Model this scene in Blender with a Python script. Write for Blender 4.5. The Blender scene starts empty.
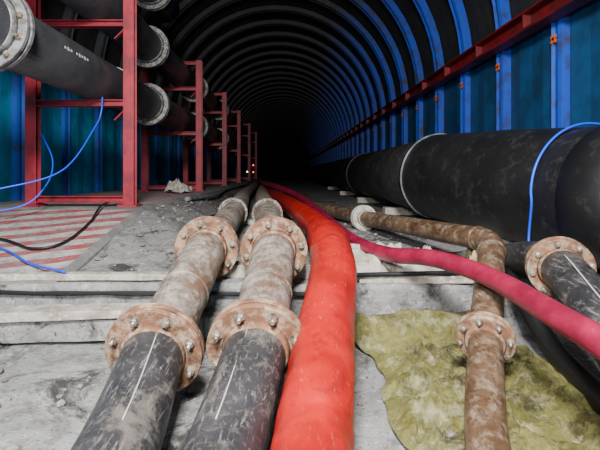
import bpy, bmesh, math, random
from mathutils import Vector, Matrix, noise
random.seed(4)
C = bpy.context.scene.collection

# ------------------------------------------------------------ materials
def lin(h):
    h = h.lstrip('#')
    out = []
    for i in (0, 2, 4):
        c = int(h[i:i+2], 16)/255
        out.append(c/12.92 if c <= .04045 else ((c+.055)/1.055)**2.4)
    return (*out, 1)

class NT:
    def __init__(s, name):
        s.m = bpy.data.materials.new(name); s.m.use_nodes = True
        s.t = s.m.node_tree; s.n = s.t.nodes; s.l = s.t.links
        s.b = s.n['Principled BSDF']
        s.co = s.n.new('ShaderNodeTexCoord').outputs['Object']
    def map(s, sc):
        m = s.n.new('ShaderNodeMapping'); m.inputs['Scale'].default_value = sc
        s.l.new(s.co, m.inputs[0]); return m.outputs[0]
    def noise(s, scale, det=6, rough=.6, co=None, dist=0):
        n = s.n.new('ShaderNodeTexNoise'); n.inputs['Scale'].default_value = scale
        n.inputs['Detail'].default_value = det; n.inputs['Roughness'].default_value = rough
        n.inputs['Distortion'].default_value = dist
        s.l.new(co or s.co, n.inputs['Vector']); return n.outputs[0]
    def ramp(s, f, a, b, inv=False):
        r = s.n.new('ShaderNodeMapRange'); r.inputs['From Min'].default_value = a
        r.inputs['From Max'].default_value = b
        if inv:
            r.inputs['To Min'].default_value = 1; r.inputs['To Max'].default_value = 0
        s.l.new(f, r.inputs[0]); return r.outputs[0]
    def mix(s, f, a, b):
        m = s.n.new('ShaderNodeMix'); m.data_type = 'RGBA'
        for sock, v in ((m.inputs[0], f), (m.inputs[6], a), (m.inputs[7], b)):
            if isinstance(v, (tuple, float, int)): sock.default_value = v
            else: s.l.new(v, sock)
        return m.outputs[2]
    def math(s, op, a, b=0.):
        m = s.n.new('ShaderNodeMath'); m.operation = op
        for i, v in enumerate((a, b)):
            if isinstance(v, (float, int)): m.inputs[i].default_value = v
            else: s.l.new(v, m.inputs[i])
        return m.outputs[0]
    def xyz(s):
        x = s.n.new('ShaderNodeSeparateXYZ'); s.l.new(s.co, x.inputs[0]); return x.outputs
    def done(s, col, rough=.7, metal=0., bump=None, bd=.01, bs=.5, spec=.5):
        if isinstance(col, tuple): s.b.inputs['Base Color'].default_value = col
        else: s.l.new(col, s.b.inputs['Base Color'])
        if isinstance(rough, float): s.b.inputs['Roughness'].default_value = rough
        else: s.l.new(rough, s.b.inputs['Roughness'])
        s.b.inputs['Metallic'].default_value = metal
        s.b.inputs['Specular IOR Level'].default_value = spec
        if bump is not None:
            b = s.n.new('ShaderNodeBump'); b.inputs['Distance'].default_value = bd
            b.inputs['Strength'].default_value = bs
            s.l.new(bump, b.inputs['Height']); s.l.new(b.outputs[0], s.b.inputs['Normal'])
        return s.m

def mottled(name, base, spots, thr=(.5, .62), scale=6, rough=.7, metal=0., third=None, thr3=(.55, .65), sc3=20, bd=.004, spec=.5, streak=None, sthr=(.56, .72), fourth=None):
    t = NT(name)
    c = t.mix(t.ramp(t.noise(scale), *thr), lin(base), lin(spots))
    if third: c = t.mix(t.ramp(t.noise(sc3, 8, .7), *thr3), c, lin(third))
    if fourth: c = t.mix(t.ramp(t.noise(scale*.7, 9, .75, dist=.6), .53, .63), c, lin(fourth))
    if streak:   # scratches running along the pipe (Y)
        c = t.mix(t.math('MULTIPLY', t.ramp(t.noise(1, 8, .75, co=t.map((70, 7, 70))), *sthr), .85), c, lin(streak))
    return t.done(c, rough, metal, t.noise(sc3*2), bd, .6, spec)

m_rustpipe = mottled('rusty_pipe_steel', '#82786f', '#5d4938', (.38, .64), 5, .55, .1, '#b0a89f', (.44, .68), 13, streak='#453228', sthr=(.52, .68), fourth='#6b5240')
m_rustpipe2 = mottled('brown_pipe_steel', '#6f5844', '#49331f', (.36, .66), 7, .45, .15, '#978775', (.48, .7), 18, streak='#3a2618', sthr=(.5, .66))
m_flange = mottled('rusty_flange', '#80593f', '#563a2a', (.38, .66), 14, .8, .0, '#ab957d', (.46, .66), 20)
m_bolt = mottled('bolt_steel', '#a39a8d', '#6b5a4c', (.45, .6), 30, .45, .5)
m_blackrub = mottled('dirty_black_rubber', '#262628', '#3b3a3c', (.4, .7), 6, .42, 0., '#67645f', (.54, .74), 30, streak='#8e8a84', sthr=(.55, .70), fourth='#625d57')
m_blackpipe = mottled('black_hdpe', '#131314', '#1d1d1e', (.4, .62), 2.2, .5, 0., '#3e3c3a', (.54, .8), 9, .002, .45)
m_rackpipe = mottled('grey_black_hdpe', '#27282a', '#323335', (.4, .6), 4, .45, 0., '#5c5c60', (.60, .74), 45, .001)
m_rackfl = mottled('grey_flange', '#8a8c8c', '#5a5856', (.42, .6), 14, .5, .2)
m_red = mottled('red_duct_vinyl', '#ac1a16', '#901310', (.4, .6), 4, .36, 0., '#6b1a15', (.54, .74), 12, .004, streak='#b5655a', sthr=(.58, .76))
m_mag = mottled('crimson_hose_rubber', '#921a3c', '#76142f', (.4, .6), 8, .38, 0., '#b8576a', (.64, .8), 26, .001)
m_redsteel = mottled('red_painted_steel', '#9c2332', '#75202a', (.42, .62), 5, .5, 0., '#4d2424', (.62, .72), 20)
m_beamred = mottled('dark_red_steel', '#781319', '#4f1214', (.42, .62), 3, .55, 0.)
m_wood = mottled('weathered_timber', '#b3ada2', '#8a8276', (.42, .62), 8, .85, 0., '#d0cbc2', (.52, .65), 20)
m_cloth = mottled('dirty_white_cloth', '#bdb9ae', '#948d80', (.42, .6), 8, .9)
m_yelcloth = mottled('tan_cloth', '#b3a178', '#8b7b58', (.42, .6), 12, .9)
m_blue_c = NT('blue_cable').done(lin('#1248d8'), .4)
m_black_c = NT('black_cable').done(lin('#141414'), .5)
m_white = NT('white_marking').done(lin('#b0aea8'), .6)
m_orange = NT('orange_marker').done(lin('#e06a20'), .6)
m_strap = mottled('grey_strap', '#777a7c', '#55585a', (.4, .6), 10, .5)
m_dark = NT('dark_metal').done(lin('#101112'), .7)
m_gravel = mottled('gravel', '#8a8681', '#5f5c58', (.4, .6), 12, .9)

# concrete
t = NT('dusty_concrete')
X = t.xyz()
c = t.mix(t.ramp(t.noise(1.6, 8, .62), .36, .64), lin('#898886'), lin('#a7a6a3'))
c = t.mix(t.ramp(t.noise(6, 9, .75, dist=.4), .48, .66), c, lin('#6d6b69'))
c = t.mix(t.ramp(t.noise(16, 8, .75), .56, .68), c, lin('#d0cfcc'))
wet = t.ramp(t.noise(1.9, 10, .78, dist=1.4), .515, .60)
c = t.mix(wet, c, lin('#403e3c'))
c = t.mix(t.ramp(t.noise(55, 4, .7), .58, .68), c, lin('#4d4b48'))
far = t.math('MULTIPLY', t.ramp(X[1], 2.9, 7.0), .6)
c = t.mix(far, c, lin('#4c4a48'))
rr_ = t.math('SUBTRACT', .88, t.math('MULTIPLY', wet, .5))
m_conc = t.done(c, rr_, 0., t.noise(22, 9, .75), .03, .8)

# striped ramp
t = NT('red_white_striped_concrete')
X = t.xyz()
v = t.math('ADD', t.math('MULTIPLY', X[1], 4.4), t.math('MULTIPLY', X[0], -1.5))
v = t.math('ADD', v, t.math('MULTIPLY', t.noise(2.0, 3), .7))
st = t.math('GREATER_THAN', t.math('FRACT', v), .52)
def rng(a, lo, hi):
    return t.math('MULTIPLY', t.math('GREATER_THAN', a, lo), t.math('LESS_THAN', a, hi))
reg = t.math('ADD', rng(X[1], 2.9, 4.42), rng(X[1], 5.0, 8.6))
reg = t.math('MULTIPLY', reg, t.math('LESS_THAN', X[0], -1.5))
base = t.mix(t.ramp(t.noise(3, 8), .4, .6), lin('#6f6d6b'), lin('#8d8b84'))
pal = t.mix(st, lin('#b5afa9'), lin('#9c4043'))
c = t.mix(t.math('MULTIPLY', reg, t.ramp(t.noise(9, 9, .75), .66, .44)), base, pal)
c = t.mix(t.ramp(t.noise(30, 6, .7), .56, .68), c, lin('#524e4b'))
m_ramp = t.done(c, .85, 0., t.noise(20, 6), .01, .5)

# tarp
t = NT('olive_plastic_sheet')
c = t.mix(t.ramp(t.noise(5, 8, .6, dist=1.), .35, .65), lin('#6e6a35'), lin('#948f57'))
c = t.mix(t.ramp(t.noise(9, 6, .7), .50, .68), c, lin('#b8b38c'))
c = t.mix(t.ramp(t.noise(3.3, 8, .75), .50, .60), c, lin('#4a4630'))
m_tarp = t.done(c, .24, 0., t.noise(26, 7, .7, dist=2.0), .03, 1.)

# ribs
t = NT('blue_rib_steel')
X = t.xyz()
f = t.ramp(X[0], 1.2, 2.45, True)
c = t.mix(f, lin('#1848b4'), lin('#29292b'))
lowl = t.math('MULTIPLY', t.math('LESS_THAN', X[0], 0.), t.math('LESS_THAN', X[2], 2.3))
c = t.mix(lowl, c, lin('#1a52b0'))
c = t.mix(t.ramp(t.noise(4, 8, .7), .48, .66), c, lin('#34373c'))
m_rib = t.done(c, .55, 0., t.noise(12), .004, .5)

t = NT('blue_wall_panel')
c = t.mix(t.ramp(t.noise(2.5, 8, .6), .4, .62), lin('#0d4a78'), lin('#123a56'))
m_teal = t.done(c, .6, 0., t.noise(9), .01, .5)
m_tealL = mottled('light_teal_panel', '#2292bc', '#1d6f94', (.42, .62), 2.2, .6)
t = NT('dark_lagging')
c = t.mix(t.ramp(t.noise(2.5, 8, .6), .4, .62), lin('#121212'), lin('#242424'))
m_ceil = t.done(c, .9, 0., t.noise(7, 6), .04, .8)

# ------------------------------------------------------------ mesh builder
class MB:
    def __init__(s, name, mats):
        s.name = name; s.bm = bmesh.new(); s.mats = mats
    def face(s, vs, m=0, sm=False):
        try:
            f = s.bm.faces.new(vs); f.material_index = m; f.smooth = sm
        except ValueError: pass
    def box(s, c, d, m=0, rot=None):
        c = Vector(c); R = rot or Matrix.Identity(3)
        v = [s.bm.verts.new(c + R @ Vector((x*d[0]/2, y*d[1]/2, z*d[2]/2)))
             for x in (-1, 1) for y in (-1, 1) for z in (-1, 1)]
        for q in ((0,1,3,2),(4,6,7,5),(0,4,5,1),(2,3,7,6),(0,2,6,4),(1,5,7,3)):
            s.face([v[i] for i in q], m)
    def frame(s, ax):
        ax = Vector(ax).normalized()
        up = Vector((0, 0, 1)) if abs(ax.z) < .95 else Vector((0, 1, 0))
        u = ax.cross(up).normalized(); return ax, u, u.cross(ax).normalized()
    def lathe(s, c, ax, prof, seg=40, m=0, sm=False, closed=False, ph=0):
        c = Vector(c); ax, u, w = s.frame(ax); rings = []
        for (tt, r) in prof:
            rings.append([s.bm.verts.new(c + ax*tt + (u*math.cos(ph+2*math.pi*i/seg) + w*math.sin(ph+2*math.pi*i/seg))*r) for i in range(seg)])
        n = len(rings)
        for k in range(n if closed else n-1):
            a, b = rings[k], rings[(k+1) % n]
            for i in range(seg):
                j = (i+1) % seg; s.face([a[i], a[j], b[j], b[i]], m, sm)
        if not closed:
            s.face(rings[0][::-1], m); s.face(rings[-1], m)
    def flange(s, c, ax, R, ri, th, mf, mb, nb=8, gap=.006, pair=True, hub=True, bs=1., ph=.2):
        c = Vector(c); a, u, w = s.frame(ax)
        b = th*.12
        sides = (-1, 1) if pair else (1,)
        for sg in sides:
            t0 = sg*gap/2; t1 = sg*(gap/2+th)
            s.lathe(c, a, [(t0, ri), (t0, R-b), (t0+sg*b, R), (t1-sg*b, R), (t1, R-b), (t1, ri)], 48, mf, False, True)
            if hub:
                s.lathe(c, a, [(t1, ri), (t1, ri*1.1), (t1+sg*th*.9, ri*1.03), (t1+sg*th*1.1, ri*.995)], 40, mf, True, False)
        s.lathe(c, a, [(-gap*.6, ri), (-gap*.6, R*.86), (gap*.6, R*.86), (gap*.6, ri)], 40, mb, False, True)
        rb = (R*.55+ri*.45) if R/ri < 1.35 else (ri+(R-ri)*.56)
        L = (th+gap/2) if pair else th
        h = R*.085*bs
        for i in range(nb):
            an = ph+2*math.pi*i/nb
            p = c + (u*math.cos(an)+w*math.sin(an))*rb
            jj = random.uniform(.6, 1.6)
            s.lathe(p, a, [(-L-h*1.6*jj, h*.5), (L+h*1.5, h*.5)], 10, mb, True)
            for sg in (-1, 1):
                if not pair and sg == -1: continue
                t1 = sg*L
                s.lathe(p, a, [(t1, h*1.3), (t1+sg*h*.2, h*1.3)], 14, mb)
                s.lathe(p, a, [(t1+sg*h*.2, h), (t1+sg*h*1.0, h), (t1+sg*h*1.15, h*.8)], 6, mb, ph=random.random())
    def tube(s, pts, r, m=0, seg=28, rfun=None, cap=True):
        pts = [Vector(p) for p in pts]; n = len(pts)
        tg = []
        for i in range(n):
            d = pts[min(i+1, n-1)]-pts[max(i-1, 0)]; tg.append(d.normalized())
        up = Vector((0, 0, 1)) if abs(tg[0].z) < .9 else Vector((0, 1, 0))
        u = tg[0].cross(up).normalized(); rings = []
        for i in range(n):
            u = (u - tg[i]*u.dot(tg[i])).normalized(); w = u.cross(tg[i])
            ring = []
            for k in range(seg):
                a = 2*math.pi*k/seg
                rr = rfun(i/(n-1), a, pts[i]) if rfun else r
                ring.append(s.bm.verts.new(pts[i]+(u*math.cos(a)+w*math.sin(a))*rr))
            rings.append(ring)
        for k in range(n-1):
            for i in range(seg):
                j = (i+1) % seg
                s.face([rings[k][i], rings[k][j], rings[k+1][j], rings[k+1][i]], m, True)
        if cap: s.face(rings[0][::-1], m); s.face(rings[-1], m)
    def finish(s, bevel=0):
        bmesh.ops.recalc_face_normals(s.bm, faces=s.bm.faces[:])
        me = bpy.data.meshes.new(s.name); s.bm.to_mesh(me); s.bm.free()
        for m in s.mats: me.materials.append(m)
        o = bpy.data.objects.new(s.name, me); C.objects.link(o)
        if bevel:
            b = o.modifiers.new('bevel', 'BEVEL'); b.width = bevel; b.segments = 2; b.limit_method = 'ANGLE'
        return o

def crom(pts, n=14):
    P = [Vector(p) for p in pts]; P = [P[0]*2-P[1]]+P+[P[-1]*2-P[-2]]; out = []
    for i in range(1, len(P)-2):
        a, b, c, d = P[i-1:i+3]
        for k in range(n):
            t = k/n
            out.append(.5*((2*b)+(c-a)*t+(2*a-5*b+4*c-d)*t*t+(3*b-a-3*c+d)*t**3))
    out.append(P[-2]); return out
def dense(pts, step=.1):
    out = []
    for a, b in zip(pts, pts[1:]):
        a, b = Vector(a), Vector(b); k = max(1, int((b-a).length/step))
        out += [a.lerp(b, i/k) for i in range(k)]
    out.append(Vector(pts[-1])); return out

# ------------------------------------------------------------ room
XL, XR, ZS = -3.4, 2.7, 2.6
XC, R = (XL+XR)/2, (XR-XL)/2
Y0, Y1 = -3.0, 56.0
def ramp_z(y):
    if y < 3.4: return .31+(y-2.82)*.12/.58
    if y < 4.5: return .43+(y-3.4)*.215/1.1
    return .645
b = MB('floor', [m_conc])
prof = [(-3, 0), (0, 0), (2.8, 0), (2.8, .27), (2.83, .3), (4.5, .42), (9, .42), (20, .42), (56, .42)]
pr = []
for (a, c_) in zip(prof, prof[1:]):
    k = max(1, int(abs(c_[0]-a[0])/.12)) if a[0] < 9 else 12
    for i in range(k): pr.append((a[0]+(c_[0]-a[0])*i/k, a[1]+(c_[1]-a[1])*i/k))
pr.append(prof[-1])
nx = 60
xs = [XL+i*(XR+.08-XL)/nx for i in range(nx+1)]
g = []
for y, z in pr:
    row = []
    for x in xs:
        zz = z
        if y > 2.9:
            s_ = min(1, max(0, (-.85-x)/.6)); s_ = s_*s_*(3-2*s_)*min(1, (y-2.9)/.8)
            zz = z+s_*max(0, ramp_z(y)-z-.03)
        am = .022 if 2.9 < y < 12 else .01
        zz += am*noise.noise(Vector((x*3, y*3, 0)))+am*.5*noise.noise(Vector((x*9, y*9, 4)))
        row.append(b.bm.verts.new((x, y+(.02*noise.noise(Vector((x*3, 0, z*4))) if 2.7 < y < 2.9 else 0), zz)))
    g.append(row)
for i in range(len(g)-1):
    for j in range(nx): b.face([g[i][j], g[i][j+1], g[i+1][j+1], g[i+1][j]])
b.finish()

b = MB('striped_ramp', [m_ramp])
rows = []
for y in (2.82, 3.4, 4.5, 9, 55.9):
    z = ramp_z(y)
    rows.append([b.bm.verts.new(p) for p in ((XL+.02, y, .2), (XL+.02, y, z), (-2.4, y, z), (-1.47, y, z), (-1.44, y, z-.03), (-1.44, y, .2))])
for r0, r1 in zip(rows, rows[1:]):
    for j in range(5): b.face([r0[j], r0[j+1], r1[j+1], r1[j]])
b.face(rows[0]); b.face(rows[-1])
b.finish()

def panel_wall(name, x, mats):
    b = MB(name, mats); n = 240
    sg = 1 if x > 0 else -1
    pv = None
    for i in range(n+1):
        y = Y0+(Y1-Y0)*i/n
        dx = .02*sg if (i % 2) else 0
        v = [b.bm.verts.new((x+dx, y, z)) for z in (-.1, ZS)]
        if pv: b.face([pv[0], v[0], v[1], pv[1]])
        pv = v
    return b.finish()
panel_wall('wall_right', XR+.06, [m_teal])
panel_wall('wall_left', XL-.02, [m_tealL])
b = MB('ceiling', [m_ceil]); pv = None
for i in range(0, 60):
    y = Y0+i
    ring = [b.bm.verts.new((XC+(R+.13)*math.cos(math.pi*k/40), y, ZS+(R+.13)*math.sin(math.pi*k/40))) for k in range(41)]
    if pv:
        for k in range(40): b.face([pv[k], pv[k+1], ring[k+1], ring[k]], 0, True)
    pv = ring
b.finish()
b = MB('wall_far', [m_dark]); b.box((XC, Y1+.05, 2.8), (6.6, .1, 6.2)); b.finish()

# ribs
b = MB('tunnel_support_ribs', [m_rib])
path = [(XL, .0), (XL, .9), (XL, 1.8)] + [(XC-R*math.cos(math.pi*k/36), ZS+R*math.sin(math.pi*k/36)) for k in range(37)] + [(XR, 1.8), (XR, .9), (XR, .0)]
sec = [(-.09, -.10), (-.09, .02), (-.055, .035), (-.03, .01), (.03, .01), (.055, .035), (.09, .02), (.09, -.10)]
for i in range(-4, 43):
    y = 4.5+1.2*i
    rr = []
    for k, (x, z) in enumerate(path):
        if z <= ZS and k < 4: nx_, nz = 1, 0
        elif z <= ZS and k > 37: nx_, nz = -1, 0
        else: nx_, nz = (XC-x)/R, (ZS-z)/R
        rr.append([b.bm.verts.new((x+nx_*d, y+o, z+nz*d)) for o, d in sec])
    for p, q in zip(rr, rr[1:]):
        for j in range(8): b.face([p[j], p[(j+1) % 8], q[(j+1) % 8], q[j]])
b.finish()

b = MB('red_wall_beam', [m_beamred, m_orange])
bx = XR-.13
b.box((bx, 26, 2.6+.09), (.16, 58, .025)); b.box((bx, 26, 2.6-.09), (.16, 58, .025)); b.box((bx+.03, 26, 2.6), (.03, 58, .18))
for i in range(-2, 30):
    y = 4.5+1.2*i
    b.box((XR-.045, y, 2.33), (.012, .1, .03), 1, Matrix.Rotation(.7, 3, 'X'))
    b.box((XR-.045, y, 2.33), (.012, .1, .03), 1, Matrix.Rotation(-.7, 3, 'X'))
    b.box((bx, y+.3, 2.6), (.14, .02, .18))
b.finish()

# ------------------------------------------------------------ racks
for k, y in enumerate((4.66, 8.3, 11.6, 15.0, 19.0, 23.0)):
    b = MB('pipe_rack', [m_redsteel])
    xl, xr = -2.64, -1.636
    zt = 4.6 if k == 0 else 3.05
    for x in (xl, xr):
        b.box((x, y-.045, (.645+zt)/2), (.11, .012, zt-.645)); b.box((x, y+.045, (.645+zt)/2), (.11, .012, zt-.645))
        b.box((x, y, (.645+zt)/2), (.012, .08, zt-.645))
        b.box((x, y, .655), (.2, .2, .02))
    for z in (.72, 1.71, 2.53, 3.42) if k == 0 else (.72, 1.71, 2.53, 3.0):
        if z < zt:
            b.box(((xl+xr)/2, y, z+.028), (xr-xl-.1, .1, .012)); b.box(((xl+xr)/2, y, z-.028), (xr-xl-.1, .1, .012))
            b.box(((xl+xr)/2, y, z), (xr-xl-.1, .014, .05))
    for z in (1.69, 2.53):
        b.box((xr-.1, y, z-.1), (.16, .05, .012), 0, Matrix.Rotation(-.785, 3, 'Y'))
    b.finish(.003)

for z, fy, ye in ((1.965, (2.98, 6.43, 9.6, 13.), 30), (2.785, (6.43, 9.6, 13.), 30), (3.67, (6.6,), 7.4)):
    b = MB('black_flanged_pipe', [m_rackpipe, m_rackfl, m_bolt, m_white])
    x = -2.0
    b.tube([(x, 1.2, z), (x, 6, z), (x, 7, z), (x, ye, z)], .222, 0, 40)
    for y in fy: b.flange((x, y, z), (0, 1, 0), .30, .223, .04, 1, 2, 12, .02, bs=.8)
    if z < 2.1:
        for q in range(9):
            an = math.radians(8)
            px_, pz_ = x+.223*math.cos(an), z+.223*math.sin(an)
            if q in (3,): continue
            b.box((px_, 3.6+q*.05, pz_), (.003, .025, .03 if q % 2 else .02), 3, Matrix.Rotation(-an, 3, 'Y'))
        b.tube([(x+.228*math.cos(a), 5.1, z+.228*math.sin(a)) for a in [math.radians(d) for d in range(-95, 100, 8)]], .006, 3, 8)
    b.finish()

# ------------------------------------------------------------ big black pipe
b = MB('large_black_pipe', [m_blackpipe, m_strap])
ax = [Vector((1.67, 45, .95)), Vector((1.67, 4.95, .95)), Vector((2.1, 3.05, .85)), Vector((2.16, 1.2, .82))]
b.tube([ax[0], Vector((1.67, 20, .95)), Vector((1.67, 9, .95)), ax[1]], .435, 0, 64)
def rfb(t_, a, p): return .462+.010*noise.noise(Vector((p.y*3, math.cos(a)*2, math.sin(a)*2)))
b.tube(crom([Vector((1.665, 5.0, .953)), Vector((1.86, 4.0, .905)), ax[2], Vector((2.16, 2.3, .83)), ax[3]], 8), .462, 0, 64, rfb)
b.lathe((1.67, 4.95, .95), ax[2]-ax[1], [(-.015, .44), (-.015, .474), (.008, .474), (.008, .44)], 64, 1, True, True)
b.lathe((2.135, 2.62, .838), (-.1, 1, .02), [(-.2, .455), (-.19, .48), (.19, .48), (.2, .455)], 64, 0, True, True)
b.lathe((1.67, 9.5, .95), (0, 1, 0), [(-.1, .43), (-.1, .46), (.1, .46), (.1, .43)], 64, 0, True, True)
b.finish()
b = MB('timber_sleepers', [m_wood])
for y, x, zt, z0 in ((3.9, 1.9, .44, .36), (6.2, 1.67, .515, .41), (8.6, 1.67, .515, .41), (11.5, 1.67, .515, .41), (15, 1.67, .515, .41)):
    b.box((x, y, (zt+z0)/2), (.7, .18, zt-z0))
b.finish(.006)

b = MB('blue_cable', [m_blue_c])
d = (ax[2]-ax[1]).normalized()
u = Vector((d.y, -d.x, 0)); u = -u if u.x > 0 else u
w = Vector((0, 0, 1)); ctr = Vector((2.085, 3.1, .853))
pts = [ctr+Vector((.5, .2, .14)), ctr+Vector((.42, .15, .27)), ctr+Vector((.28, .1, .405))]
for a in range(78, 190, 10):
    t_ = math.radians(a); pts.append(ctr+(-u*math.cos(t_)+w*math.sin(t_))*.482)
pts += [Vector((1.64, 3.06, .6)), Vector((1.62, 3.04, .45)), Vector((1.58, 3.0, .36))]
b.tube(crom(pts, 5), .009, 0, 10); b.finish()

# ------------------------------------------------------------ foreground pipes
P1 = [(-.50, .5, .135), (-.52, 1.3, .135), (-.56, 1.9, .25), (-.512, 2.85, .519), (-.58, 5.2, .60), (-.84, 9, .57), (-1.1, 16, .57)]
P2 = [(-.27, .5, .135), (-.20, 1.3, .135), (-.127, 1.85, .285), (-.084, 2.7, .532), (-.24, 4.9, .61), (-.52, 9, .57), (-.85, 16, .57)]
for P in (P1, P2):
    b = MB('rusty_flanged_pipe', [m_rustpipe, m_flange, m_bolt, m_blackrub, m_white])
    V = [Vector(p) for p in P]
    near = crom(V[:3], 14)
    b.tube(near, .126, 3, 40)
    b.tube(dense(V[2:4], .12), .125, 0, 40)
    b.tube(crom(V[3:], 10), .115, 0, 32)
    d1 = (V[3]-V[2]).normalized(); d2 = (V[4]-V[3]+ (V[3]-V[2])).normalized()
    b.flange(V[2], d1, .205, .128, .026, 1, 2, 8, .012, ph=.35)
    b.flange(V[3], d2, .200, .122, .026, 1, 2, 8, .012, ph=.2)
    b.lathe(V[2].lerp(V[3], .45), d1, [(-.008, .124), (0, .131), (.008, .124)], 40, 0, True, True)
    f = Vector(V[3]).lerp(V[4], .75); b.flange(f+Vector((0, 0, .006)), V[4]-V[3], .15, .118, .02, 0, 2, 8, .01)
    b.tube([p+Vector((.03 if P is P1 else -.02, -.01, .1245)) for p in near[15:27]], .0025, 4, 8)
    b.finish()

b = MB('red_air_duct', [m_red])
RP = [(-.0, .5, .14), (.068, 1.3, .15), (.102, 1.55, .215), (.162, 1.95, .315), (.255, 2.6, .52), (.19, 3.6, .60), (-.03, 6, .59), (-.44, 10, .56), (-.8, 16, .56)]
cp = crom(RP, 20)
def rf(t, a, p):
    k = min(1, max(0, (p.y-2.85)/.35)); k = k*k*(3-2*k)
    base = .125*(1-k)+.096*k
    n_ = noise.noise(Vector((p.x*3+math.cos(a)*1.5, p.y*5, math.sin(a)*1.5)))
    n2 = noise.noise(Vector((math.cos(a)*3, p.y*16, math.sin(a)*3)))
    return base*(1+.06*n_+.04*n2)
b.tube(cp, .135, 0, 48, rf)
b.finish()

b = MB('crimson_hose', [m_mag])
HP = [(1.02, .6, .40), (1.0, 1.15, .425), (.972, 1.4, .471), (.967, 1.6, .481), (.958, 2.15, .50), (.807, 2.5, .52), (.625, 2.9, .475), (.49, 3.6, .475), (.33, 5.2, .56), (.12, 6.6, .66), (-.3, 8.5, .75), (-.62, 11, .73), (-1., 16, .7)]
b.tube(crom(HP, 12), .048, 0, 24); b.finish()

# brown elbow pipe
b = MB('brown_elbow_pipe', [m_rustpipe2, m_flange, m_bolt, m_cloth])
B0, B1, B2 = Vector((.50, .9, .08)), Vector((.645, 1.45, .10)), Vector((.868, 1.98, .27))
E = Vector((1.245, 2.74, .58)); F = Vector((.765, 4.55, .535)); G = Vector((.32, 6.5, .51)); H = Vector((.0, 9, .5))
b.tube(crom([B0, B1, B2], 12), .07, 0, 32)
da = (E-B2).normalized(); db = (F-E).normalized()
arc = [B2]
pa, pb = E-da*.13, E+db*.13
arc += dense([B2, pa], .15)[1:]
for k in range(1, 9):
    t_ = k/9; arc.append(pa*(1-t_)**2+E*2*t_*(1-t_)+pb*t_*t_)
arc += dense([pb, F, G, H], .4)
b.tube(arc, .073, 0, 32)
b.flange(B2, da, .122, .078, .02, 1, 2, 8, .01, bs=1.15)
b.flange(F, db, .13, .078, .03, 3, 3, 8, .012)
b.lathe(pa, da, [(-.012, .072), (0, .080), (.012, .072)], 32, 0, True, True)
b.lathe(pb, db, [(-.012, .072), (0, .080), (.012, .072)], 32, 0, True, True)
b.finish()

b = MB('rubber_hose_with_flange', [m_blackrub, m_flange, m_bolt, m_white])
K = [(1.02, .7, .14), (1.09, 1.2, .27), (1.215, 1.75, .435), (1.34, 2.22, .53), (1.42, 2.6, .50), (1.46, 3.0, .42)]
ck = crom(K, 12); b.tube(ck, .1, 0, 32)
b.flange(K[3], Vector(K[3])-Vector(K[2]), .152, .1, .022, 1, 2, 8, .01)
b.tube([p+Vector((-.03, -.02, .1)) for p in ck[18:34]], .003, 3, 8)
b.finish()
b = MB('black_suction_hose', [m_black_c])
b.tube(crom([(1.4, 2.95, .40), (1.36, 2.65, .30), (1.34, 2.3, .12), (1.3, 1.95, .075), (1.22, 1.5, .07), (1.15, .9, .07)], 12), .05, 0, 24); b.finish()

# ------------------------------------------------------------ timbers, cloths
def beam(name, p, q, w_, h_, mat):
    b = MB(name, [mat]); p, q = Vector(p), Vector(q); d = q-p; n = 14
    d_, u, v = b.frame(d); pr = None
    for i in range(n+1):
        c = p+d*i/n; j = lambda s: .008*noise.noise(Vector((i*.9, s*3, p.y)))
        r = [b.bm.verts.new(c+u*(a*w_/2+j(a))+v*(e*h_/2+j(e+5))) for a, e in ((-1, -1), (1, -1), (1, 1), (-1, 1))]
        if pr:
            for k in range(4): b.face([pr[k], pr[(k+1) % 4], r[(k+1) % 4], r[k]])
        else: b.face(r[::-1])
        pr = r
    b.face(pr); return b.finish(.005)
beam('timber_plank', (-3.2, 2.48, .165), (-.56, 2.69, .185), .15, .05, m_wood)
beam('timber_plank', (-3.2, 2.54, .075), (-.4, 2.70, .085), .12, .12, m_conc)
beam('timber_plank', (-3.2, 2.86, .335), (-.75, 2.88, .335), .08, .04, m_wood)
beam('timber_plank', (.45, 2.86, .325), (1.3, 2.84, .33), .08, .05, m_wood)
b = MB('pipe_bearer_block', [m_wood])
b.box((-.25, 3.02, .345), (.9, .14, .09)); b.box((-.25, 5.0, .44), (1.1, .16, .06)); b.finish(.005)
beam('steel_angle_bar', (-2.6, 2.77, .262), (.3, 2.765, .25), .018, .022, m_dark)

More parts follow.
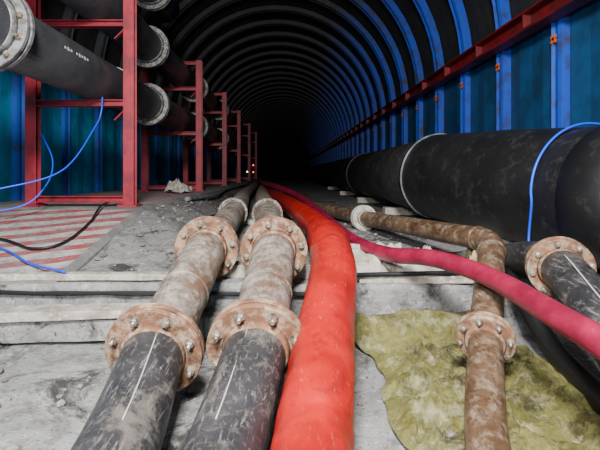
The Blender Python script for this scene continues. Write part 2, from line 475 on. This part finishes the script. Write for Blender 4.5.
def cloth(name, x0, x1, y0, y1, zf, mat, amp, n=70, edge=.12, solid=.004, fr=4.5, sharp=False):
    b = MB(name, [mat]); g = []
    for i in range(n+1):
        row = []
        for j in range(n+1):
            u, v = i/n, j/n
            x = x0+(x1-x0)*u+edge*noise.noise(Vector((v*3, 1.7, x0)))*(abs(u-.5)*2)+edge*.4*noise.noise(Vector((v*9, 3.7, x0)))*(abs(u-.5)*2)
            y = y0+(y1-y0)*v+edge*noise.noise(Vector((u*3, 5.7, x0)))*(abs(v-.5)*2)
            p = Vector((x*fr, y*fr, 2.2))
            q = p+Vector((noise.noise(p), noise.noise(p+Vector((7, 3, 1))), 0))*1.3
            if sharp:
                q.y *= .6
                h = amp*(.55*(1-abs(noise.noise(q))*2.2)+.40*(1-abs(noise.noise(q*2.1+Vector((3, 1, 8))))*2.2)+.22*(1-abs(noise.noise(q*4.6))*2.2))
                h = max(0, h)
            else:
                rdg = 1-abs(noise.noise(q))*2.4
                r2 = 1-abs(noise.noise(q*2.3+Vector((3, 1, 8))))*2.4
                h = max(0, rdg)**2*amp+max(0, r2)**2*amp*.45+amp*.25*abs(noise.noise(q*6))
            ed = min(1, 8*min(u, 1-u, v, 1-v)+.15)
            row.append(b.bm.verts.new((x, y, zf(x, y)+h*ed)))
        g.append(row)
    for i in range(n):
        for j in range(n): b.face([g[i][j], g[i+1][j], g[i+1][j+1], g[i][j+1]], 0, True)
    o = b.finish(); s = o.modifiers.new('solid', 'SOLIDIFY'); s.thickness = solid; s.offset = 1
    return o
def tz(x, y):
    z = .012
    if y > 2.45: z += (y-2.45)*.55
    return z
cloth('plastic_tarp', .42, 1.30, 1.35, 2.70, tz, m_tarp, .085, 150, sharp=True)
cloth('white_cloth', .36, 1.05, 2.88, 3.30, lambda x, y: .335, m_cloth, .11, 60)
cloth('tan_cloth', 1.17, 1.40, 2.86, 3.15, lambda x, y: .36+.1*max(0, 1-abs(x-1.28)*6), m_yelcloth, .12, 40)
cloth('white_plastic_bag', -2.05, -1.65, 7.4, 7.8, lambda x, y: .66+.12*max(0, 1-(abs(x+1.85)*5)**2)*max(0, 1-(abs(y-7.6)*5)**2), m_cloth, .09, 40)

b = MB('thin_conduits', [m_dark, m_rustpipe2])
b.tube([(.4, 2.80, .36), (1.3, 2.80, .38)], .014, 0, 12)
b.tube([(.4, 3.45, .37), (1.25, 3.35, .38)], .022, 1, 12)
b.finish()

b = MB('gravel_debris', [m_gravel])
def fz(x, y):
    if y < 2.78: return .0
    z = .3+.12*min(1, (y-2.83)/1.67)
    s_ = min(1, max(0, (-.85-x)/.6)); s_ = s_*s_*(3-2*s_)*min(1, max(0, y-2.9)/.8)
    return z+s_*max(0, ramp_z(y)-z-.03)
for i in range(620):
    if i < 180: x, y = random.uniform(-2.4, .9), random.uniform(1.5, 2.45)
    elif i < 500: x, y = random.uniform(-1.4, -.6), random.uniform(2.95, 7)
    else: x, y = random.uniform(.45, 1.2), random.uniform(3.3, 6)
    s = random.choice((.006, .008, .012, .02)) * random.uniform(.8, 1.3)
    c = Vector((x, y, fz(x, y)+s*.5))
    mt = bmesh.ops.create_icosphere(b.bm, subdivisions=1, radius=s)
    for v in mt['verts']:
        v.co = v.co*random.uniform(.7, 1.2); v.co.z *= .7; v.co += c
b.finish()

# ------------------------------------------------------------ cables
def cable(name, pts, r, m):
    b = MB(name, [m]); b.tube(crom(pts, 10), r, 0, 10); return b.finish()
cable('blue_cable', [(-2.8, 3.6, .80), (-2.43, 3.8, .86), (-2.05, 4.1, 1.02), (-1.93, 4.5, 1.45), (-1.9, 4.58, 1.62), (-1.88, 4.56, 1.76)], .008, m_blue_c)
cable('blue_cable', [(-3.0, 3.7, .62), (-2.43, 4.0, .68), (-2.25, 4.15, .85), (-2.3, 4.4, 1.1), (-2.5, 4.56, 1.4)], .008, m_blue_c)
cable('blue_cable', [(-2.7, 3.5, .47), (-2.13, 3.33, .435), (-1.75, 3.05, .38), (-1.4, 2.83, .37)], .008, m_blue_c)
cable('black_cable', [(-3.0, 3.7, .51), (-2.25, 3.52, .475), (-1.9, 3.33, .435), (-1.72, 3.45, .46), (-1.74, 3.95, .56), (-1.84, 4.5, .68), (-1.95, 5.5, .67)], .010, m_black_c)
cable('black_cable', [(-.95, 5.3, .46), (-.9, 6, .45), (-.95, 7, .45), (-1.1, 12, .45)], .02, m_black_c)
cable('grey_cable', [(-1.35, 6.0, .64), (-1.2, 7.5, .62), (-1.3, 10, .63), (-1.2, 16, .62)], .03, m_strap)

def emis(name, col, s):
    m = bpy.data.materials.new(name); m.use_nodes = True; p = m.node_tree.nodes['Principled BSDF']
    p.inputs['Emission Color'].default_value = col; p.inputs['Emission Strength'].default_value = s; return m
m_lr, m_lw = emis('red_lamp', (1, .05, .02, 1), 4), emis('white_lamp', (1, .9, .8, 1), 4)
b = MB('tunnel_trolley', [m_dark, m_lr, m_lw, m_strap])
dz = .215
b.box((-1.95, 24, .75+dz), (.7, 1.4, .2)); b.box((-1.95, 24.3, 1.05+dz), (.55, .6, .4)); b.box((-1.95, 23.25, .65+dz), (.5, .1, .1))
for x in (-2.2, -1.7):
    for y in (23.6, 24.4): b.lathe((x, y, .6+dz), (1, 0, 0), [(-.04, .16), (.04, .16)], 20, 0)
for x, y, z, m in ((-2.1, 23.28, .8, 2), (-1.8, 23.28, .78, 1), (-1.85, 23.98, 1.15, 1), (-2.05, 23.98, 1.1, 2)):
    b.lathe((x, y, z+dz), (0, -1, 0), [(0, .045), (.04, .035)], 16, m)
b.finish(.01)

# ------------------------------------------------------------ lights
def area(name, loc, tgt, size, e, col=(1, 1, 1)):
    L = bpy.data.lights.new(name, 'AREA'); L.size = size; L.energy = e; L.color = col
    o = bpy.data.objects.new(name, L); C.objects.link(o); o.location = loc
    o.rotation_euler = (Vector(tgt)-Vector(loc)).to_track_quat('-Z', 'Y').to_euler(); return o
area('floodlight', (-.2, -.5, 3.1), (0, 3.4, .2), .7, 560, (1, .99, .98))
area('work_lamp', (-.6, -1.0, 1.8), (.2, 5, 1.2), .4, 130)
w = bpy.data.worlds.new('World'); bpy.context.scene.world = w; w.use_nodes = True
w.node_tree.nodes['Background'].inputs[0].default_value = (.6, .6, .6, 1)
w.node_tree.nodes['Background'].inputs[1].default_value = .12

# ------------------------------------------------------------ camera
cd = bpy.data.cameras.new('Camera'); cd.sensor_width = 36; cd.lens = 27
cd.shift_x = 12/600; cd.shift_y = -53/600; cd.clip_start = .05
co = bpy.data.objects.new('Camera', cd); C.objects.link(co)
co.location = (0, 0, 1); co.rotation_euler = (math.pi/2, 0, 0)
bpy.context.scene.camera = co
